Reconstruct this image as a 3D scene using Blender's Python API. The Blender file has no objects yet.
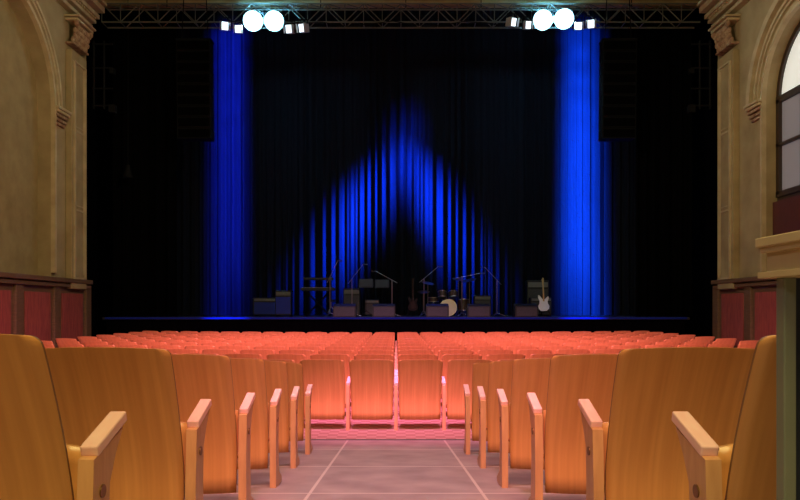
import bpy, bmesh, math, random
from mathutils import Vector, Matrix
random.seed(7)
sc=bpy.context.scene
sc.view_settings.view_transform='Standard'
COL=sc.collection
F=715.0
def PX(px,d): return (px-396)*d/F
def PZ(py,d): return 1.44+(309-py)*d/F

# ---------------- materials
def mat(name,col,rough=.6,metal=0,spec=.5,coat=0,emis=None,es=0,noise=None,scale=5,stretch=(1,1,1),bump=0,col2=None,detail=4):
    m=bpy.data.materials.new(name); m.use_nodes=True
    nt=m.node_tree; b=nt.nodes['Principled BSDF']
    b.inputs['Base Color'].default_value=(*col,1)
    b.inputs['Roughness'].default_value=rough
    b.inputs['Metallic'].default_value=metal
    b.inputs['Specular IOR Level'].default_value=spec
    b.inputs['Coat Weight'].default_value=coat
    if emis:
        b.inputs['Emission Color'].default_value=(*emis,1); b.inputs['Emission Strength'].default_value=es
    if col2 is not None or bump:
        tc=nt.nodes.new('ShaderNodeTexCoord'); mp=nt.nodes.new('ShaderNodeMapping')
        mp.inputs['Scale'].default_value=stretch
        n=nt.nodes.new('ShaderNodeTexNoise'); n.inputs['Scale'].default_value=scale; n.inputs['Detail'].default_value=detail
        nt.links.new(tc.outputs['Object'],mp.inputs[0]); nt.links.new(mp.outputs[0],n.inputs['Vector'])
        if col2 is not None:
            r=nt.nodes.new('ShaderNodeValToRGB')
            r.color_ramp.elements[0].position=.3; r.color_ramp.elements[1].position=.7
            r.color_ramp.elements[0].color=(*col,1); r.color_ramp.elements[1].color=(*col2,1)
            nt.links.new(n.outputs['Fac'],r.inputs[0]); nt.links.new(r.outputs[0],b.inputs['Base Color'])
        if bump:
            bp=nt.nodes.new('ShaderNodeBump'); bp.inputs['Strength'].default_value=bump; bp.inputs['Distance'].default_value=.02
            nt.links.new(n.outputs['Fac'],bp.inputs['Height']); nt.links.new(bp.outputs[0],b.inputs['Normal'])
    return m
PLY=mat('plywood_varnished',(.56,.235,.085),.28,col2=(.68,.31,.115),scale=2.6,stretch=(16,1,.45),spec=.45,detail=5)
EDGE=mat('plywood_edge',(.20,.085,.035),.5,col2=(.28,.13,.05),scale=30,stretch=(1,9,1))
ARM=mat('pale_beech',(.94,.53,.56),.32,col2=(.96,.60,.62),scale=8,stretch=(6,1,6))
POST=mat('side_wood',(.57,.27,.14),.4,col2=(.67,.34,.18),scale=8,stretch=(6,6,.8))
BRASS=mat('dull_brass',(.22,.12,.05),.4,.8)
PLASTER=mat('ochre_plaster',(.26,.19,.095),.85,col2=(.38,.295,.155),scale=1.5,bump=.15,detail=8)
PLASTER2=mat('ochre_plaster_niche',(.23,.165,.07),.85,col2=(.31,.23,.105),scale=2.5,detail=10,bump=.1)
MOULD=mat('cream_moulding',(.38,.29,.165),.7,col2=(.50,.40,.24),scale=3,detail=8)
REDORN=mat('russet_ornament',(.18,.08,.045),.7,col2=(.40,.28,.17),scale=9,bump=.5)
WOODD=mat('dark_dado_wood',(.11,.06,.033),.5,col2=(.16,.09,.05),scale=5,stretch=(1,1,6))
REDP=mat('muted_red_panel',(.22,.04,.04),.6,col2=(.36,.08,.065),scale=5,stretch=(4,4,.6))
VELVET=mat('black_velvet',(.0012,.0012,.0016),.95,spec=.02)
CURT=mat('back_drape',(.010,.011,.018),.9,spec=.02,col2=(.013,.014,.022),scale=3,stretch=(6,1,.3))
STAGEM=mat('stage_black_deck',(.012,.012,.015),.5,col2=(.02,.02,.024),scale=4)
BLK=mat('black_vinyl',(.008,.008,.010),.5,col2=(.013,.013,.015),scale=60)
GRILL=mat('grey_grille',(.03,.03,.034),.6,col2=(.08,.08,.09),scale=60)
STEEL=mat('truss_aluminium',(.12,.13,.12),.5,.3)
CHROME=mat('chrome',(.6,.6,.62),.3,1)
DBLACK=mat('matte_black_iron',(.005,.005,.006),.7,spec=.1)
WHITE=mat('white_lacquer',(.8,.8,.78),.25)
DRUMH=mat('drum_head',(.2,.2,.19),.5)
DRUMS=mat('drum_shell_dark',(.05,.03,.02),.3,coat=.5)
CYM=mat('cymbal_bronze',(.6,.42,.15),.3,1)
GUITB=mat('dark_guitar_lacquer',(.012,.008,.006),.6,spec=.1)
DARKW=mat('dark_rosewood',(.03,.016,.01),.6,spec=.1)
MAPLE=mat('maple_neck',(.5,.3,.12),.4)
LENS=mat('lit_lens',(.8,.9,1),.3,emis=(.8,1,1),es=60)
RING=mat('painted_glow_ring',(.5,.8,1),.3,emis=(.35,.85,1),es=3)  # emissive rim added around the lens, stands in for the lamp's halo
LENS2=mat('lit_lens_dim',(.8,.9,1),.3,emis=(.75,.92,1),es=2)
HOUS=mat('lamp_housing_white',(.5,.56,.6),.4)
TEAL=mat('grey_green_paint',(.16,.18,.15),.5,col2=(.19,.21,.17),scale=5)
CREAM=mat('cream_paint',(.46,.35,.21),.6,col2=(.54,.42,.27),scale=6)
NAVY=mat('navy_cloth',(.02,.028,.07),.9)
GLASSW=mat('bright_window_glass',(.8,.82,.8),.2,emis=(.9,.95,.9),es=.5)
GLASSG=mat('grey_window_glass',(.25,.24,.28),.2,emis=(.6,.55,.62),es=.10)
FRAME=mat('dark_window_wood',(.035,.02,.014),.5)
CEILM=mat('ceiling_plaster',(.40,.30,.18),.8,col2=(.46,.35,.21),scale=2)
PAPER=mat('paper',(.05,.05,.05),.8)

def floormat():
    m=bpy.data.materials.new('aisle_slabs'); m.use_nodes=True; nt=m.node_tree; b=nt.nodes['Principled BSDF']
    L=nt.links.new; N=nt.nodes.new
    tc=N('ShaderNodeTexCoord'); sep=N('ShaderNodeSeparateXYZ'); L(tc.outputs['Object'],sep.inputs[0])
    def M(op,a,bv=None):
        n=N('ShaderNodeMath'); n.operation=op
        if isinstance(a,(int,float)): n.inputs[0].default_value=a
        else: L(a,n.inputs[0])
        if bv is not None:
            if isinstance(bv,(int,float)): n.inputs[1].default_value=bv
            else: L(bv,n.inputs[1])
        return n.outputs[0]
    ax=M('ABSOLUTE',sep.outputs[0]); lx=M('LESS_THAN',M('ABSOLUTE',M('SUBTRACT',ax,.53)),.010)
    fy=M('ABSOLUTE',M('SUBTRACT',M('FRACT',M('DIVIDE',M('ADD',sep.outputs[1],.02),1.26)),.5)); ly=M('LESS_THAN',fy,.011)
    line=M('MULTIPLY',M('MAXIMUM',lx,ly),.8)
    n=N('ShaderNodeTexNoise'); n.inputs['Scale'].default_value=3.5; n.inputs['Detail'].default_value=9
    L(tc.outputs['Object'],n.inputs['Vector'])
    r=N('ShaderNodeValToRGB'); r.color_ramp.elements[0].position=.3; r.color_ramp.elements[1].position=.72
    r.color_ramp.elements[0].color=(.28,.205,.225,1); r.color_ramp.elements[1].color=(.42,.315,.335,1)
    L(n.outputs['Fac'],r.inputs[0])
    mx=N('ShaderNodeMix'); mx.data_type='RGBA'; mx.inputs[7].default_value=(.66,.54,.54,1)
    L(line,mx.inputs[0]); L(r.outputs[0],mx.inputs[6]); L(mx.outputs[2],b.inputs['Base Color'])
    b.inputs['Roughness'].default_value=.6
    return m
FLOORA=floormat()
def carpet():
    m=bpy.data.materials.new('pale_pink_patterned_floor'); m.use_nodes=True; nt=m.node_tree; b=nt.nodes['Principled BSDF']
    tc=nt.nodes.new('ShaderNodeTexCoord'); c=nt.nodes.new('ShaderNodeTexChecker'); c.inputs['Scale'].default_value=9
    c.inputs['Color1'].default_value=(.40,.25,.21,1); c.inputs['Color2'].default_value=(.30,.16,.13,1)
    nt.links.new(tc.outputs['Object'],c.inputs['Vector']); nt.links.new(c.outputs[0],b.inputs['Base Color'])
    b.inputs['Roughness'].default_value=.8
    return m
CARPET=carpet()

# ---------------- mesh builder
class MB:
    def __init__(s): s.bm=bmesh.new()
    def _xf(s,vs,loc,rot):
        M=Matrix.Translation(Vector(loc))
        if rot is not None: M=M@rot
        bmesh.ops.transform(s.bm,matrix=M,verts=vs)
    def box(s,c,size,rot=None,bev=0):
        r=bmesh.ops.create_cube(s.bm,size=1); vs=r['verts']
        bmesh.ops.scale(s.bm,vec=size,verts=vs)
        s._xf(vs,c,rot)
        if bev:
            es=list({e for v in vs for e in v.link_edges})
            bmesh.ops.bevel(s.bm,geom=es,offset=bev,segments=2,affect='EDGES',profile=.5)
        return s
    def cyl(s,p0,p1,r0,r1=None,seg=12):
        r1=r0 if r1 is None else r1
        p0=Vector(p0);p1=Vector(p1);d=p1-p0
        r=bmesh.ops.create_cone(s.bm,cap_ends=True,segments=seg,radius1=r0,radius2=r1,depth=d.length)
        q=Vector((0,0,1)).rotation_difference(d.normalized()).to_matrix().to_4x4()
        s._xf(r['verts'],(p0+p1)/2,q); return s
    def sph(s,c,r,sc3=(1,1,1)):
        q=bmesh.ops.create_uvsphere(s.bm,u_segments=12,v_segments=8,radius=r)
        bmesh.ops.scale(s.bm,vec=sc3,verts=q['verts']); s._xf(q['verts'],c,None); return s
    def ext(s,pts,axis,a,b):
        def P(p,t): return {'x':(t,p[0],p[1]),'y':(p[0],t,p[1]),'z':(p[0],p[1],t)}[axis]
        v0=[s.bm.verts.new(P(p,a)) for p in pts]; v1=[s.bm.verts.new(P(p,b)) for p in pts]
        s.bm.faces.new(v0); s.bm.faces.new(v1[::-1])
        n=len(pts)
        for i in range(n): s.bm.faces.new((v0[i],v1[i],v1[(i+1)%n],v0[(i+1)%n]))
        return s
    def quad(s,*p): s.bm.faces.new([s.bm.verts.new(q) for q in p]); return s
    def mesh(s,name,m,smooth=False):
        bmesh.ops.recalc_face_normals(s.bm,faces=s.bm.faces[:])
        me=bpy.data.meshes.new(name); s.bm.to_mesh(me); s.bm.free()
        for x in (m if isinstance(m,list) else [m]): me.materials.append(x)
        if smooth:
            for p in me.polygons: p.use_smooth=True
        return me
    def obj(s,name,m,parent=None,loc=(0,0,0),smooth=False,**k):
        return mk(name,s.mesh(name,m,smooth),parent,loc,**k)
def mk(name,me,parent=None,loc=(0,0,0),**k):
    o=bpy.data.objects.new(name,me); COL.objects.link(o); o.location=loc
    if parent: o.parent=parent
    for a,b in k.items(): o[a]=b
    return o
def empty(name,loc,rz=0,**k):
    o=bpy.data.objects.new(name,None); o.empty_display_size=.1; COL.objects.link(o); o.location=loc; o.rotation_euler=(0,0,rz)
    for a,b in k.items(): o[a]=b
    return o
def RX(a): return Matrix.Rotation(a,4,'X')
def RY(a): return Matrix.Rotation(a,4,'Y')
def RZ(a): return Matrix.Rotation(a,4,'Z')
ST=dict(kind='structure')

# ---------------- chair meshes
PITCH=.57
def back_bm(mb):
    # thin bent plywood shell; faces on the rim get material slot 3
    bm=mb.bm; NU,NV=14,18; zb,zt=.125,.856; r=.022
    F_=[];Bk=[]
    for th,store in ((0,F_),(.009,Bk)):
        for j in range(NV+1):
            v=j/NV; v=1-(1-v)**2.2
            z0=zb+(zt-zb)*v
            row=[]
            w=.243+.016*v
            t=max(0,z0-(zt-r)); w2=w-r+math.sqrt(max(0,r*r-t*t))
            for i in range(NU+1):
                u=-1+2*i/NU; x=u*w2
                z=z0-.011*v*(x/.26)**2
                tt=max(0,(z-.30)/.54)
                y=-.19*tt**1.5+.034*(x/.26)**2-.03+.02*(1-min(1,tt))
                row.append(bm.verts.new((x,y-th,z)))
            store.append(row)
    rim=[]
    for j in range(NV):
        for i in range(NU):
            bm.faces.new((F_[j][i],F_[j][i+1],F_[j+1][i+1],F_[j+1][i]))
            bm.faces.new((Bk[j][i],Bk[j+1][i],Bk[j+1][i+1],Bk[j][i+1]))
        for i in (0,NU):
            rim.append(bm.faces.new((F_[j][i],F_[j+1][i],Bk[j+1][i],Bk[j][i])))
    for j in (0,NV):
        for i in range(NU): rim.append(bm.faces.new((F_[j][i],F_[j][i+1],Bk[j][i+1],Bk[j][i])))
    for f in rim: f.material_index=3
def seat_bm(mb):
    bm=mb.bm; NU,NV=8,6; A=[];B=[]
    for th,store in ((0,A),(.014,B)):
        for j in range(NV+1):
            v=j/NV; row=[]
            for i in range(NU+1):
                u=-1+2*i/NU
                x=u*.235; z=.235+.32*v-.02*v*u*u; y=.065+.05*v+.03*math.sin(math.pi*v)-.015*u*u
                row.append(bm.verts.new((x,y+th,z)))
            store.append(row)
    for j in range(NV):
        for i in range(NU):
            bm.faces.new((A[j][i],A[j][i+1],A[j+1][i+1],A[j+1][i])); bm.faces.new((B[j][i],B[j+1][i],B[j+1][i+1],B[j][i+1]))
        for i in (0,NU): bm.faces.new((A[j][i],A[j+1][i],B[j+1][i],B[j][i]))
    for j in (0,NV):
        for i in range(NU): bm.faces.new((A[j][i],A[j][i+1],B[j][i+1],B[j][i]))
    mb.cyl((-.25,.07,.30),(.25,.07,.30),.012,seg=8)
STDP=[(-.03,0),(.20,0),(.20,.03),(.09,.09),(.07,.30),(.08,.45),(.12,.52),(.17,.58),(-.02,.53),(-.035,.3)]
def std_bm(mb,x):
    mb.ext(STDP,'x',x-.020,x+.020)
def arm_bm(mb,x):
    mb.box((x,.095,.578),(.046,.205,.030),RX(math.atan2(.07,.22)),bev=.005)
SX=PITCH/2
def M_(fn,name,m,*a,smooth=False):
    b=MB(); fn(b,*a); return b.mesh(name,m,smooth)
ME_BACK=M_(back_bm,'backrest',[PLY,POST,ARM,EDGE],smooth=False)
ME_SEAT=M_(seat_bm,'seat',PLY)
for me in (ME_BACK,ME_SEAT):
    for p in me.polygons: p.use_smooth = (abs(p.normal.y)>.6 and p.material_index==0)
ME_STD={s:M_(std_bm,'side_panel',POST,s*SX) for s in (-1,1)}
ME_ARM={s:M_(arm_bm,'armrest',ARM,s*SX) for s in (-1,1)}
def plate2(b,s): b.cyl((s*(SX+.020),.03,.44),(s*(SX+.024),.03,.44),.017,seg=16)
ME_PL={s:M_(plate2,'number_plate',BRASS,s) for s in (-1,1)}
def whole(sides):
    b=MB(); back_bm(b); n1=len(b.bm.faces)
    seat_bm(b); n2=len(b.bm.faces)
    for s in sides: std_bm(b,s*SX)
    n3=len(b.bm.faces)
    for s in sides: arm_bm(b,s*SX)
    b.bm.faces.ensure_lookup_table()
    for i,f in enumerate(b.bm.faces):
        if f.material_index==3: continue
        f.material_index=0 if i<n2 else 1
    me=b.mesh('theater_seat',[PLY,POST,ARM,EDGE])
    for p in me.polygons: p.use_smooth=(p.material_index==0 and abs(p.normal.y)>.6)
    return me
ME_W={(1,):whole((1,)),(1,-1):whole((1,-1))}
GR='rows of folding theatre seats'
LB={'a':'orange varnished plywood folding seat beside the aisle, arm post exposed',
    'b':'orange varnished plywood folding seat within a raked row',
    'c':'salmon-lit plywood folding seat in the first full-width row',
    'd':'salmon-lit plywood folding seat in the hall rows facing stage'}
RE=7.85
def rampz(y): return max(0,.70-.0892*y) if y<RE else 0
def seat(x,y,z,rz,sides,lab,parts=True,plate=None):
    k=dict(label=LB[lab],category='chair',group=GR)
    if not parts:
        o=mk('theater_seat',ME_W[sides],None,(x,y,z),**k); o.rotation_euler=(0,0,rz); return
    e=empty('theater_seat',(x,y,z),rz,**k)
    mk('backrest',ME_BACK,e); mk('seat',ME_SEAT,e)
    for s in sides:
        mk('side_panel',ME_STD[s],e); mk('armrest',ME_ARM[s],e)
    if plate: mk('number_plate',ME_PL[plate],e,label='small round dark brass number disc')
AR=[.79,.768,.73,.70,.675,.652]
for i in range(6):
    y=1.80+.94*i
    for k in range(2):
        for s in (-1,1):
            A=AR[i] if s==1 else (.772+.006*i)
            x=s*(A+SX+k*PITCH)
            seat(x,y,rampz(y+.06),0,(-s,),'a' if k==0 else 'b',True,-s if k==0 else None)
for i in range(11):
    for k in range(24):
        x=(k-11.5)*PITCH; y=8.5+.985*i+x*x/40
        rz=math.atan(x/20)
        seat(x,y,0,rz,(1,-1) if k==0 else (1,),'c' if i==0 else 'd',i==0 and 6<k<17 or (i==1 and 7<k<16))

# ---------------- floor
LW,RW=-9.1,9.45
b=MB(); bm=b.bm
ys=[-3,RE,34]; zs=[rampz(-3),0,0]
vv=[[bm.verts.new((x,yy,zz)) for x in (LW-.5,RW+.5)] for yy,zz in zip(ys,zs)]
for i in (0,1):
    f=bm.faces.new((vv[i][0],vv[i][1],vv[i+1][1],vv[i+1][0])); f.material_index=i
b.obj('floor',[FLOORA,CARPET],**ST)
MB().box((0,RE,.004),(18.4,.03,.012)).obj('trim_1',STEEL,**ST)

# ---------------- walls
H=11.6
YC=16.5
def sidewall(nm,X,sg,R,spring,zsill,depth,y0=-3,y1=21):
    b=MB()
    q=b.quad
    ya,yb=YC-R,YC+R
    q((X,y0,0),(X,ya,0),(X,ya,H),(X,y0,H)); q((X,yb,0),(X,y1,0),(X,y1,H),(X,yb,H))
    q((X,ya,0),(X,yb,0),(X,yb,zsill),(X,ya,zsill))
    N=24; P=[(YC-R*math.cos(math.pi*i/N),spring+R*math.sin(math.pi*i/N)) for i in range(N+1)]
    D=X+sg*depth
    for i in range(N):
        a,c=P[i],P[i+1]
        q((X,a[0],a[1]),(X,c[0],c[1]),(X,c[0],H),(X,a[0],H))
        q((X,a[0],a[1]),(X,c[0],c[1]),(D,c[0],c[1]),(D,a[0],a[1]))
    q((X,ya,zsill),(X,ya,spring),(D,ya,spring),(D,ya,zsill)); q((X,yb,zsill),(X,yb,spring),(D,yb,spring),(D,yb,zsill))
    q((X,ya,zsill),(X,yb,zsill),(D,yb,zsill),(D,ya,zsill))
    q((X,y1,0),(X+sg*.5,y1,0),(X+sg*.5,y1,H),(X,y1,H))
    q((X+sg*.6,y0,0),(X+sg*.6,y1,0),(X+sg*.6,y1,H),(X+sg*.6,y0,H))
    return b.obj(nm,PLASTER,**ST)
SPR=6.75
sidewall('wall_left',LW,-1,2.35,SPR,2.3,.35)
sidewall('wall_right',RW,1,1.75,SPR,2.3,.40)
tn=[2]
def trim(b,m):
    o=b.obj('trim_%d'%tn[0],m,**ST); tn[0]+=1; return o
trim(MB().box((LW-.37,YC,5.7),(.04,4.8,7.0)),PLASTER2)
def arch(X,sg,r0,r1,t,z0,m):
    b=MB(); N=28
    pr=[(YC-r0,z0)]+[(YC-r0*math.cos(math.pi*i/N),SPR+r0*math.sin(math.pi*i/N)) for i in range(N+1)]+[(YC+r0,z0)]
    po=[(YC-r1,z0)]+[(YC-r1*math.cos(math.pi*i/N),SPR+r1*math.sin(math.pi*i/N)) for i in range(N+1)]+[(YC+r1,z0)]
    XX=X-sg*t
    for i in range(len(pr)-1):
        a,c,d,e=pr[i],pr[i+1],po[i+1],po[i]
        b.quad((XX,*a),(XX,*c),(XX,*d),(XX,*e)); b.quad((X,*a),(X,*c),(XX,*c),(XX,*a)); b.quad((X,*e),(X,*d),(XX,*d),(XX,*e))
    trim(b,m)
for X,sg,R in ((LW,-1,2.35),(RW,1,1.75)):
    arch(X,sg,R,R+.08,.12,2.4,MOULD); arch(X,sg,R+.13,R+.18,.07,2.4,MOULD); arch(X,sg,R+.30,R+.36,.07,SPR,MOULD); arch(X,sg,R+.40,R+.48,.10,SPR,MOULD)
    if sg==1: arch(X,sg,R+.62,R+.80,.14,SPR,MOULD)
    for z,t,w in ((SPR-.35,.08,.56),(SPR-.26,.12,.60),(SPR-.15,.15,.66),(SPR-.05,.19,.70),(SPR+.03,.23,.76)):
        trim(MB().box((X-sg*t/2,YC+R+.38,z),(t,w,.08),bev=.02),REDORN if z<SPR-.1 else MOULD)
    yp=20.15
    trim(MB().box((X-sg*.09,yp,5.3),(.18,.95,6.6),bev=.02),PLASTER)
    b=MB()
    for dy in (-.34,.34): b.box((X-sg*.20,yp+dy,5.3),(.05,.05,6.0))
    for dy in (-.26,.26): b.box((X-sg*.19,yp+dy,5.3),(.02,.025,5.8))
    for z in (2.3,8.3): b.box((X-sg*.20,yp,z),(.05,.75,.05))
    for z in (4.2,6.4): 
        b.box((X-sg*.19,yp,z),(.03,.42,.05)); b.box((X-sg*.19,yp,z+.12),(.03,.42,.03))
    trim(b,MOULD)
    b=MB()
    b.box((X-sg*.12,yp,8.78),(.24,.98,.06),bev=.02)
    for r in range(4):
        for c in range(10):
            b.sph((X-sg*(.18+.03*r),yp-.42+.092*c+(.045 if r%2 else 0),8.88+.13*r),.056,(1.0,.75,1.5))
    for s in (-1,1): b.sph((X-sg*.30,yp+s*.44,9.32),.09,(.8,.8,1))
    trim(b,REDORN)
    trim(MB().box((X-sg*.18,yp,9.42),(.36,1.05,.07),bev=.02).box((X-sg*.21,yp,9.50),(.42,1.12,.05),bev=.01),MOULD)
    b=MB()
    for z,t,h in ((9.72,.2,.1),(9.86,.3,.1),(10.0,.4,.12),(10.2,.55,.16),(10.36,.62,.08)): b.box((X-sg*t/2,9,z),(t,24,h),bev=.01)
    for c in range(56): b.box((X-sg*.30,13+c*.142,9.93),(.10,.07,.07))
    trim(b,MOULD)
    b=MB()
    b.box((X-sg*.10,9,2.22),(.22,24,.12),bev=.02); b.box((X-sg*.08,9,2.08),(.14,24,.08)); b.box((X-sg*.07,9,.12),(.14,24,.24))
    b.box((X-sg*.02,9,1.1),(.04,24,2.0))
    for c in range(13): b.box((X-sg*.06,-2.4+c*1.92+.3,1.15),(.10,.34,1.8),bev=.015)
    trim(b,WOODD)
    b=MB()
    for c in range(12): b.box((X-sg*.05,-1.44+c*1.92+.3,1.15),(.03,1.3,1.45),bev=.01)
    trim(b,REDP)
# window right
b=MB(); X=RW+.30; R=1.75
for z,w in ((4.35,.14),(SPR,.16),(5.6,.07)): b.box((X,YC,z),(.12,2*R,w))
for dy in (-R+.08,-R/3,R/3,R-.08): b.box((X,YC+dy,5.55),(.12,.14,2.4))
for dy in (-R/3,R/3): b.box((X,YC+dy,7.5),(.10,.07,1.5))
N=24
for i in range(N):
    a0,a1=math.pi*i/N,math.pi*(i+1)/N
    b.ext([(YC-R*math.cos(a0),SPR+R*math.sin(a0)),(YC-R*math.cos(a1),SPR+R*math.sin(a1)),(YC-(R-.13)*math.cos(a1),SPR+(R-.13)*math.sin(a1)),(YC-(R-.13)*math.cos(a0),SPR+(R-.13)*math.sin(a0))],'x',X-.05,X+.05)
b.box((X+.02,YC,3.4),(.08,2*R,1.8))
b.obj('window_1',FRAME,**ST)
b=MB(); b.ext([(YC-1.7*math.cos(math.pi*i/24),SPR+1.7*math.sin(math.pi*i/24)) for i in range(25)],'x',X+.02,X+.03)
b.obj('window_2',GLASSW,**ST)
MB().box((X+.03,YC,5.5),(.01,3.4,2.4)).obj('window_3',GLASSG,**ST)
trim(MB().box((RW+.2,YC,3.3),(.12,3.4,1.7)),mat('dark_red_panel',(.07,.015,.012),.6,col2=(.09,.02,.015),scale=4))

MB().box(((LW+RW)/2,22.45,11.6),(20,.2,1.34)).obj('wall_front',PLASTER,**ST)
b=MB().box(((LW+RW)/2,9.7,H+.05),(19.6,25.4,.1)); b.obj('ceiling',CEILM,**ST)
MB().box(((LW+RW)/2,-3.1,H/2),(19.6,.2,H)).obj('wall_back',PLASTER,**ST)
trim(MB().box(((LW+RW)/2,22.3,10.98),(19,.1,.07),bev=.01),MOULD)
for nm,c,s in (('wall_stage_left',(-10.2,27.5,6.5),(.2,13,15)),('wall_stage_right',(10.4,27.5,6.5),(.2,13,15)),('wall_stage_back',(0,33,6.5),(21,.2,15)),('ceiling_stage',(0,27.8,14),(21,10.5,.2))):
    MB().box(c,s).obj(nm,VELVET,**ST)
SY=22.0; SZ=1.19
e=empty('stage',(0,SY,0),label='low black stage platform with dark skirted front',category='stage')
b=MB().box((0,4.8,SZ-.04),(18.0,9.8,.08),bev=.01); b.obj('stage_deck',STAGEM,e)
b=MB()
NS=400
pr=[( -8.9+17.8*i/NS, .02*math.sin(i*.9)) for i in range(NS+1)]
for i in range(NS):
    b.quad((pr[i][0],pr[i][1],.0),(pr[i+1][0],pr[i+1][1],.0),(pr[i+1][0],pr[i+1][1],SZ-.08),(pr[i][0],pr[i][1],SZ-.08))
b.obj('stage_skirt',VELVET,e,smooth=True)
MB().box((0,-.12,SZ-.03),(17.8,.04,.06)).obj('deck_edge_strip',mat('edge_strip_painted_glow',(.006,.02,.24),.7,spec=.1),e)  # bluish edge line, its blue deepened to carry the stage-edge glow

# drapes
def drape(name,x0,x1,y,z0,z1,m,amp,per,seed,label,taper=0):
    rnd=random.Random(seed); b=MB(); bm=b.bm
    n=int((x1-x0)/.025); NZ=8
    ph=[rnd.uniform(0,6.28) for _ in range(4)]
    cols=[]
    for i in range(n+1):
        x=x0+(x1-x0)*i/n; col=[]
        t=x/per*2*math.pi+1.6*math.sin(x*1.7+ph[0])+.9*math.sin(x*4.1+ph[1])
        am=amp*(1+.55*math.sin(x*2.3+ph[2])+.25*math.sin(x*5.3))
        o=am*math.sin(t)+.3*amp*math.sin(t*2.3+ph[3])
        for j in range(NZ+1):
            v=j/NZ; z=z0+(z1-z0)*v
            col.append(bm.verts.new((x,y+o*(1-.15*v)+.02*math.sin(z*1.3+x),z)))
        cols.append(col)
    for i in range(n):
        for j in range(NZ): bm.faces.new((cols[i][j],cols[i+1][j],cols[i+1][j+1],cols[i][j+1]))
    return b.obj(name,m,smooth=True,label=label,category='curtain')
drape('stage_curtain',-9.2,9.5,27,SZ+.02,13.2,CURT,.085,.34,3,'full-height dark pleated backdrop curtain washed with blue light')
drape('masking_curtain',-9.05,-7.0,22.75,SZ+.01,12.8,VELVET,.06,.4,5,'black velvet masking drape hanging beside the stage')
drape('masking_curtain',7.6,9.4,22.75,SZ+.01,12.8,VELVET,.06,.4,6,'black velvet masking drape hanging beside the stage')
drape('border_curtain',-9,9.4,26.2,12.6,13.4,VELVET,.05,.4,8,'short black velvet border hung high over the stage')

# ---------------- truss
TY=21.85; TZ0,TZ1=10.12,10.68
b=MB()
for y in (TY-.22,TY+.22):
    for z in (TZ0,TZ1): b.cyl((-8.9,y,z),(9.2,y,z),.028,seg=8)
n=32; dx=18.1/n
for i in range(n):
    x=-8.9+i*dx; 
    for y in (TY-.22,TY+.22):
        b.cyl((x,y,TZ0 if i%2 else TZ1),(x+dx,y,TZ1 if i%2 else TZ0),.016,seg=6); 
    b.cyl((x,TY-.22,TZ0),(x,TY+.22,TZ0),.014,seg=6); b.cyl((x,TY-.22,TZ0),(x,TY-.22,TZ1),.014,seg=6)
    b.cyl((x,TY-.22,TZ1),(x+dx,TY+.22,TZ1),.014,seg=6)
e=empty('lighting_truss',(0,0,0),label='long horizontal aluminium lattice truss above stage front',category='truss')
b.obj('truss_frame',STEEL,e)
for x in (-7,-2.3,.3,2.6,7.2): MB().cyl((x,TY,TZ1-.02),(x,TY,H),.015,seg=6).obj('suspension_cable',DBLACK,e)
b=MB(); pts=[(-5+ i*.7, TZ0+.02-.16*math.sin(i/1.1)**2) for i in range(16)]
for p,q in zip(pts,pts[1:]): b.cyl((p[0],TY-.24,p[1]),(q[0],TY-.24,q[1]),.014,seg=6)
b.obj('power_cable',DBLACK,e)

# lamps
def lamp(px,py,r,bright,yaw,lab):
    d=21.0; x=PX(px,d); z=PZ(py,d)
    e=empty('stage_light',(x,d,z),0,label=lab,category='stage light',group='stage lights on the truss')
    T=RZ(yaw)@RX(math.radians(18))
    if bright:
        b=MB(); b.cyl((0,.0,0),(0,.34,0),r,r*.8,20); b.cyl((0,.34,0),(0,.42,0),r*.5,r*.4,12)
        o=b.obj('lamp_housing',HOUS,e); o.matrix_basis=T
        o=MB().cyl((0,-.02,0),(0,.02,0),r*1.2,r*1.2,24).obj('glow_ring',RING,e); o.matrix_basis=T
        o=MB().cyl((0,-.045,0),(0,-.022,0),r*.90,r*1.0,24).obj('lens',LENS,e); o.matrix_basis=T
    else:
        o=MB().box((0,.15,0),(r*1.7,.3,r*2.0),bev=.015).obj('lamp_housing',HOUS,e); o.matrix_basis=T
        o=MB().box((0,-.008,0),(r*1.5,.012,r*1.8)).obj('lens',LENS2,e); o.matrix_basis=T
    b=MB()
    for s in (-1,1): b.box((s*(r*1.16),.2,.14),(.02,.05,.36))
    b.box((0,.2,.32),(r*2.34,.05,.02)); b.cyl((0,.2,.32),(0,TY-.22-d,TZ0-z),.02,seg=8)
    b.obj('yoke',DBLACK,e)
    if not bright:
        for s in (-1,1):
            o=MB().box((s*r*1.1,-.08,0),(.015,.15,r*2.0),RZ(-s*.15)).obj('barn_door',HOUS,e); o.matrix_basis=T
L1='round stage lamp glowing brilliant pale cyan under the truss'; L2='small white barn-door stage lamp clamped under the truss'
for px,py,r,br,yw in ((225,26,.12,0,.3),(238,29,.11,0,.1),(253,21,.24,1,.1),(274,21,.24,1,-.05),(289,29,.12,0,-.15),(302,28,.12,0,-.3),
                      (513,22,.12,0,.3),(528,25,.11,0,.1),(543,20,.24,1,.05),(564,19,.24,1,-.1),(579,26,.11,0,-.1),(591,24,.12,0,-.3)):
    lamp(px,py,r,br,yw,L1 if br else L2)

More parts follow.
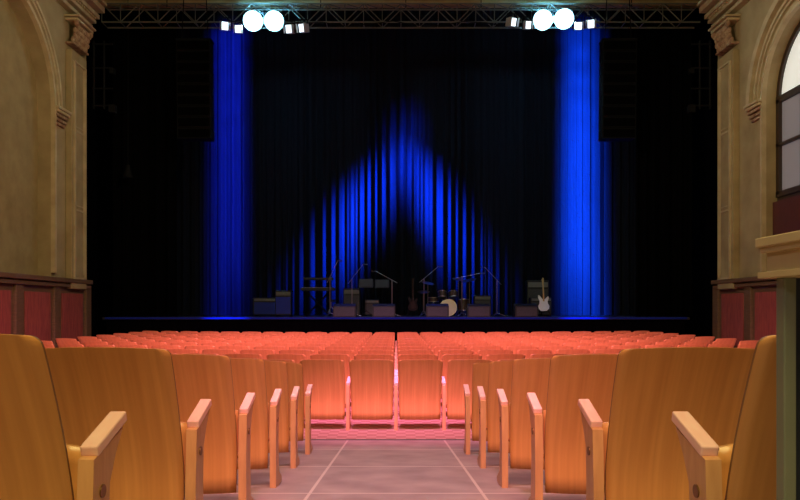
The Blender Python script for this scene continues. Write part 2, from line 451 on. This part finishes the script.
# line arrays
def larray(px):
    d=21.5; x=PX(px,d)
    e=empty('line_array_speaker',(x,d,0),label='tall dark hanging line array of stacked loudspeaker cabinets',category='speaker')
    z=PZ(42,d)
    for i in range(9):
        zz=z-.17-i*.325
        MB().ext([(-.5,-.15),(.5,-.15),(.5,.15),(-.5,.15)],'y',-.2+.012*i,.22+.012*i).obj('speaker_cabinet',DBLACK,e,(0,0,zz))
        MB().box((0,-.215+.012*i,0),(.94,.015,.24),bev=.004).obj('speaker_grille',VELVET,e,(0,0,zz))
    b=MB(); b.box((0,0,z+.02),(1.05,.4,.05)); b.cyl((-.4,0,z),(-.3,0,H-.0),.015); b.cyl((.4,0,z),(.3,0,H),.015)
    b.obj('rigging_frame',DBLACK,e)
larray(195); larray(618)

for X,sg in ((LW,-1),(RW,1)):
    e=empty('wall_bracket',(X-sg*.25,20.95,0),label='black iron rail bracket bolted to the wall beside stage',category='bracket')
    b=MB(); 
    b.cyl((-sg*.3,0,7.3),(-sg*.3,0,9.3),.03); b.cyl((0,0,7.3),(0,0,9.3),.03)
    for z in (7.4,7.9,8.5,9.2): b.cyl((sg*.05,0,z),(-sg*.55,0,z),.028)
    b.box((-sg*.55,0,7.3),(.18,.18,.22)); b.box((-sg*.55,0,8.4),(.14,.14,.14))
    b.obj('iron_rail',DBLACK,e)
e=empty('hanging_lamp',(PX(128,22.2),22.2,0),label='tiny dark lamp hanging on thin cord before black drape',category='lamp')
MB().cyl((0,0,PZ(165,22.2)),(0,0,11.6),.008,seg=6).obj('cord',DBLACK,e)
MB().cyl((0,0,PZ(178,22.2)),(0,0,PZ(165,22.2)),.16,.05).obj('lamp_shade',DBLACK,e)

# ---------------- stage equipment
def wedge(px,d,w=.72,h=.42):
    e=empty('floor_monitor',(PX(px,d),d,SZ),0,label='dark grey wedge stage monitor lying on the stage floor',category='speaker',group='floor monitors along the stage')
    MB().ext([(-.3,0),(.28,0),(.28,h*.35),(.02,h),(-.3,h*.8)],'x',-w/2,w/2).obj('cabinet',BLK,e)
    MB().box((0,-.31,h*.4),(w*.88,.02,h*.66)).obj('grille',GRILL,e)
for px in (345,384,437,478,525): wedge(px,23)
def amp(px,d,w,h,lab,gr=GRILL,feet=0):
    e=empty('guitar_amplifier',(PX(px,d),d,SZ),0,label=lab,category='amplifier')
    z0=.03
    MB().box((0,0,z0+h/2),(w,.38,h),bev=.02).obj('cabinet',BLK,e)
    MB().box((0,-.195,z0+h*.4),(w*.9,.02,h*.68)).obj('grille',gr,e)
    b=MB(); b.box((0,-.2,z0+h*.87),(w*.9,.02,h*.14)); 
    for i in range(7): b.cyl((-w*.36+i*w*.12,-.2,z0+h*.87),(-w*.36+i*w*.12,-.235,z0+h*.87),.018,seg=8)
    b.obj('control_panel',DRUMH,e)
    for sx in (-1,1):
        for sy in (-1,1): MB().cyl((sx*w*.4,sy*.14,0),(sx*w*.4,sy*.14,.04),.025).obj('foot',DBLACK,e)
    return e
NB=mat('painted_blue_light_grille',(.02,.04,.35),.7)  # blue stage light on the amplifiers, put into the grille colour
amp(268,25.3,1.0,.62,'wide black amplifier cabinet with blue light painted into grille cloth',NB)
amp(284,24.6,.55,.85,'upright black bass amplifier with faint blue light painted into grille',NB)
amp(540,24.7,.72,.62,'black combo amplifier standing behind the white guitar')
amp(537,25.75,.78,1.25,'taller dark speaker cabinet with pale grille near guitar')
amp(372,25.3,.5,.55,'small dark combo amplifier among microphone stands')
amp(352,25.6,.6,.95,'tall dark amplifier stack behind the microphone stands')
amp(482,25.5,.6,.7,'dark combo amplifier beside the drum kit')
def micstand(px,d,h,ang,s=1):
    e=empty('microphone_stand',(PX(px,d),d,SZ),0,label='thin black microphone stand with angled boom arm',category='microphone stand',group='microphone stands on stage')
    b=MB()
    for a in (0,2.09,4.18): b.cyl((0,0,.12),(.3*math.cos(a),.3*math.sin(a),.012),.012,seg=6)
    b.cyl((0,0,.1),(0,0,h),.014,seg=8)
    b.obj('stand',CHROME,e)
    q=(s*.6*math.cos(ang),-.1,h+.6*math.sin(ang))
    MB().cyl((-s*.2*math.cos(ang),0,h-.2*math.sin(ang)),q,.011,seg=6).obj('boom_arm',CHROME,e)
    MB().cyl(q,(q[0]+s*.1,q[1]-.03,q[2]-.01),.018,.018,8).sph((q[0]+s*.12,q[1]-.03,q[2]-.01),.03).obj('microphone',GRILL,e)
for a in ((352,23.6,1.25,.9,1),(392,23.5,1.2,.5,-1),(424,23.5,1.25,.7,1),(462,23.5,1.3,.2,1),(497,23.7,1.2,.8,-1),(330,23.5,1.3,1.1,1)): micstand(*a)
def musicstand(px,d):
    e=empty('music_stand',(PX(px,d),d,SZ),0,label='folding black music stand holding dim sheets',category='music stand')
    b=MB()
    for a in (0,2.09,4.18): b.cyl((0,0,.2),(.25*math.cos(a),.25*math.sin(a),.01),.01,seg=6)
    b.cyl((0,0,.15),(0,0,1.0),.012,seg=6); b.obj('stand',DBLACK,e)
    MB().box((0,0,1.12),(.48,.02,.32),RX(-.4)).obj('desk',BLK,e)
    MB().box((0,-.025,1.13),(.40,.006,.26),RX(-.4)).obj('sheet_music',PAPER,e)
musicstand(366,24.2); musicstand(382,24.7)
d=24.3; e=empty('keyboard',(PX(318,d),d,SZ),0,label='two-tier electronic keyboard on black crossed stand',category='keyboard')
b=MB()
for s in (-1,1):
    b.cyl((-.4,s*.15,0.02),(.4,s*.15,.85),.02,seg=8); b.cyl((.4,s*.15,0.02),(-.4,s*.15,.85),.02,seg=8)
    b.cyl((s*.4,-.2,.02),(s*.4,.2,.02),.02,seg=8); b.cyl((s*.4,-.2,.86),(s*.4,.2,.86),.02,seg=8); b.cyl((s*.4,.17,.86),(s*.4,.17,1.25),.015,seg=8)
b.obj('stand',DBLACK,e)
MB().box((0,0,.92),(1.15,.34,.10),bev=.01).obj('keyboard_body',BLK,e)
MB().box((0,.12,1.28),(1.0,.3,.08),bev=.01).obj('keyboard_body',BLK,e)
b=MB()
for i in range(30): b.box((-.5+i*.034,-.1,.975),(.035,.13,.015))
b.obj('keys',DRUMH,e)
e=empty('stool',(PX(331,25.3),25.3,SZ),0,label='round black padded musician stool on three legs',category='stool')
b=MB()
for a in (0,2.09,4.18): b.cyl((0,0,.35),(.25*math.cos(a),.25*math.sin(a),.01),.015,seg=8)
b.cyl((0,0,.3),(0,0,.5),.02); b.obj('leg_frame',CHROME,e)
MB().cyl((0,0,.5),(0,0,.58),.18,.17,20).obj('cushion',BLK,e)
d=24.9; e=empty('drum_kit',(PX(448,d),d,SZ),0,label='dark drum kit with pale heads and bronze cymbals',category='drum kit')
def drum(name,c,r,h,axis,shell=DRUMS):
    b=MB(); a=Vector(axis).normalized(); c=Vector(c)
    g=b.cyl(c-a*h/2,c+a*h/2,r,seg=28).obj(name,shell,e)
    MB().cyl(c+a*h/2,c+a*(h/2+.012),r*.95,seg=28).obj('drum_head',DRUMH,g)
    MB().cyl(c-a*(h/2+.012),c-a*h/2,r*.95,seg=28).obj('drum_head',DRUMH,g)
    for s in (-1,1): MB().cyl(c+a*(s*h/2-.015),c+a*(s*h/2+.011),r*1.04,seg=28).obj('hoop',CHROME,g)
drum('bass_drum',(0,-.1,.30),.28,.42,(0,1,0))
drum('tom',(-.2,-.05,.75),.15,.2,(0,.35,1)); drum('tom',(.18,-.05,.75),.16,.2,(0,.35,1))
drum('floor_tom',(.55,.15,.40),.21,.38,(0,0,1)); drum('snare_drum',(-.5,.15,.58),.18,.14,(0,0,1))
b=MB()
for x,y,h in ((-.7,0,1.15),(.75,0,1.25),(-.85,.3,.85),(.4,.4,1.3)):
    b.cyl((x,y,.15),(x,y,h),.012,seg=6)
    for a in (0,2.09,4.18): b.cyl((x,y,.2),(x+.22*math.cos(a),y+.22*math.sin(a),.01),.01,seg=6)
for a in (0.5,2.6,4.7): b.cyl((.55+.2*math.cos(a),.15+.2*math.sin(a),0),(.55+.2*math.cos(a),.15+.2*math.sin(a),.5),.01,seg=6); b.cyl((-.5,.15,.5),(-.5+.22*math.cos(a),.15+.22*math.sin(a),.01),.01,seg=6)
b.obj('stand',CHROME,e)
for x,y,h,t in ((-.7,0,1.16,.2),(.75,0,1.26,-.25),(-.85,.3,.86,0),(.4,.4,1.31,.15)):
    b=MB(); b.cyl((0,0,-.01),(0,0,.02),.23,.04,24); o=b.obj('cymbal',CYM,e,(x,y,h)); o.rotation_euler=(.25,t,0)
def guitar(px,d,bodym,lab,z=.18,s=1.0,dark=False):
    e=empty('electric_guitar',(PX(px,d),d,SZ),0,label=lab,category='guitar')
    P=[(-.02,.0),(.08,.01),(.145,.06),(.155,.13),(.115,.20),(.11,.26),(.15,.33),(.145,.38),(.11,.385),(.06,.33),(.03,.31),(-.03,.31),(-.07,.36),(-.12,.42),(-.155,.42),(-.15,.35),(-.115,.27),(-.12,.20),(-.16,.13),(-.14,.05),(-.08,.005)]
    def T(b,name,m,lab2=None):
        o=b.obj(name,m,e,(0,0,z)); o.rotation_euler=(-.2,0,0); return o
    T(MB().ext([(a*s*1.05,c*s*1.15) for a,c in P],'y',-.025,.025),'guitar_body',bodym)
    T(MB().ext([(-.05,.06),(.09,.10),(.09,.22),(.02,.33),(-.08,.30)],'y',-.030,-.025),'pickguard',DARKW if dark else WHITE)
    N_=DARKW if dark else MAPLE
    T(MB().ext([(-.026,.32),(.026,.32),(.021,.92),(-.021,.92)],'y',-.035,-.012),'neck',N_)
    T(MB().ext([(-.022,.92),(.022,.92),(.035,1.0),(.03,1.10),(-.01,1.12),(-.04,1.05)],'y',-.03,-.012),'headstock',N_)
    g=empty('guitar_stand',(PX(px,d),d,SZ),0,label='black tubular guitar stand holding an electric guitar',category='guitar stand')
    b=MB(); b.cyl((0,.25,.75),(-.2,-.1,.014),.012,seg=6).cyl((0,.25,.75),(.2,-.1,.014),.012,seg=6).cyl((0,.25,.75),(0,.42,.014),.012,seg=6).cyl((-.13,.06,.16),(.13,.06,.16),.012,seg=6)
    for sx in (-1,1): b.cyl((sx*.13,.06,.16),(sx*.13,-.06,.16),.010,seg=6); b.cyl((sx*.13,.06,.16),(sx*.16,.02,.14),.012,seg=6)
    b.obj('stand_frame',DBLACK,g)
guitar(544,23.3,WHITE,'white double-cutaway electric guitar upright on a stand',s=1.1)
guitar(413,23.8,GUITB,'dark electric guitar leaning upright on a stand',dark=True)

# ---------------- booth beside camera-side seats
e=empty('control_booth',(0,0,0),label='cream-topped wooden booth with grey-green posts and navy curtain',category='booth')
b=MB(); b.box((1.125,1.0,1.525),(.815,.77,.05),bev=.002); b.box((1.12,1.0,1.568),(.84,.79,.018),bev=.002); b.box((1.12,1.0,1.554),(.825,.78,.012),bev=.001); b.box((1.12,1.0,1.505),(.835,.78,.012),bev=.001)
b.obj('cornice',CREAM,e)
for x in (.742,1.5):
    for y in (1.36,.65):
        zb=rampz(y); MB().box((x,y,(1.50+zb)/2),(.024,.03,1.50-zb),bev=.003).obj('post',TEAL,e)
b=MB(); bm=b.bm; n=60; c=[]
for i in range(n+1):
    x=.757+.72*i/n; y=1.36+.008*math.sin(i*.9)
    c.append((bm.verts.new((x,y,.60)),bm.verts.new((x,y,1.5))))
for i in range(n): bm.faces.new((c[i][0],c[i+1][0],c[i+1][1],c[i][1]))
b.obj('booth_curtain',NAVY,e,smooth=True)
MB().box((1.15,1.36,1.50),(.7,.03,.02)).obj('curtain_rail',TEAL,e)

# ---------------- lights
def area(nm,loc,tgt,size,power,col,sy=None,spread=None):
    l=bpy.data.lights.new(nm,'AREA'); l.energy=power; l.color=col; l.size=size
    if sy: l.shape='RECTANGLE'; l.size_y=sy
    if spread: l.spread=math.radians(spread)
    o=bpy.data.objects.new(nm,l); COL.objects.link(o); o.location=loc
    o.rotation_euler=(Vector(tgt)-Vector(loc)).to_track_quat('-Z','Y').to_euler(); return o
def spot(nm,loc,tgt,power,col,ang,blend=.6,r=.05):
    l=bpy.data.lights.new(nm,'SPOT'); l.energy=power; l.color=col; l.spot_size=math.radians(ang); l.spot_blend=blend; l.shadow_soft_size=r
    o=bpy.data.objects.new(nm,l); COL.objects.link(o); o.location=loc
    o.rotation_euler=(Vector(tgt)-Vector(loc)).to_track_quat('-Z','Y').to_euler(); return o
BLUE=(.003,.05,1)
def bspot(src,px,py,rad,E,blend=.75,r=.05,col=BLUE):
    t=Vector((PX(px,27),27,PZ(py,27))); s=Vector(src); D=(t-s).length
    spot('blue_spot',s,t,E*D*D*100,col,2*math.degrees(math.atan(rad/D)),blend,r)
for px,rd,m,cl,KK in ((230,.76,1.9,(.010,.035,1),(1.1,1.2,1.2,1.1,1.0,.9,.8,.62,.48,.36,.28)),(581,.88,4.0,(.004,.085,1),(.75,.9,1.1,1.25,1.3,1.25,1.1,1.0,.85,.7,.6))):
    x=PX(px,27)
    ps=[40,66,94,123,152,181,210,238,264,288,306]
    for i,py in enumerate(ps):
        s=Vector((x+(1.0 if px<400 else -1.0),23.9,12.0))
        bspot(s,px,py,rd*(1+.018*i),3.0*m*KK[i]*(1+.04*i),1.0,.3,cl)
for px,py,rd,k in ((401,128,.8,.14),(401,155,1.0,.30),(413,170,.8,.32),(396,175,.8,.36),
    (384,190,1.0,.8),(367,204,1.1,1.2),(350,216,1.1,1.25),(350,242,1.0,.9),(362,230,.9,.8),(331,242,1.0,.5),(314,252,.9,.22),
    (425,190,1.0,1.0),(440,206,1.1,1.45),(447,228,.95,1.4),(444,244,.8,.7),(450,258,.8,.45),(472,247,.65,.25),(490,260,.65,.15)):
    bspot((2.2 if px<403 else -2.0,24.0,11.8),px,py,rd,9.5*k,1.0,.42)
area('house_wash',(0,-2,7.5),(0,4,.5),5,520,(1,.85,.30),2)
spot('mid_fill',(0,-1,6.5),(0,5.2,.4),2000,(1,.26,.42),34,.9,.4)  # unseen pink fill, added to tint the inner aisle seats
spot('row_wash',(0,2.0,11.2),(0,13.4,.4),25000,(1,.30,.60),46,.9,.6)
for s in (-1,1):
    spot('row_side_fill',(s*4.5,3.0,11.2),(s*5.0,14.2,.4),15000,(1,.33,.50),40,.9,.6)  # unseen fill pair, added to lift the dark row ends
    spot('wall_wash',(s*1,12,8),(s*9.3,18,5.5),1350,(1,.82,.50),70,.8,.5)
spot('aisle_wash',(0,4.5,9.5),(0,5.4,0),1200,(1,.74,.80),36,.9,.4)
spot('booth_fill',(-2.5,-1.5,4.0),(.8,1.2,1.3),110,(1,.84,.72),24,.8,.3)  # unseen fill, added to brighten the booth ledge
area('stage_front_fill',(0,20,9.5),(0,23.0,1.2),6,14,(.6,.72,1),.6,40)
spot('guitar_fill',(PX(543,23),20.5,9.5),(PX(544,23.3),23.3,1.7),260,(.85,.97,1),6,.7)  # unseen fill, added so the white guitar reads bright
for px in (227,582):
    spot('edge_spot',(PX(px,22),19.6,7.6),(PX(px,22),21.86,SZ),22000,(.01,.12,1),14,1.0)
for px in (262,553):
    l=bpy.data.lights.new('lamp_spill','POINT'); l.energy=420; l.color=(.2,.7,1); l.shadow_soft_size=.1
    o=bpy.data.objects.new('lamp_spill',l); COL.objects.link(o); o.location=(PX(px,21.2),21.15,PZ(20,21.2))
w=bpy.data.worlds.new('dark'); sc.world=w; w.use_nodes=True
w.node_tree.nodes['Background'].inputs[0].default_value=(.01,.008,.006,1)

cam=bpy.data.cameras.new('cam'); co=bpy.data.objects.new('camera',cam); COL.objects.link(co)
co.location=(0,0,1.44); co.rotation_euler=(math.radians(90),0,0)
cam.lens=F/800*36; cam.sensor_width=36; cam.shift_x=.005; cam.shift_y=59/800; cam.clip_start=.05; cam.clip_end=100
sc.camera=co
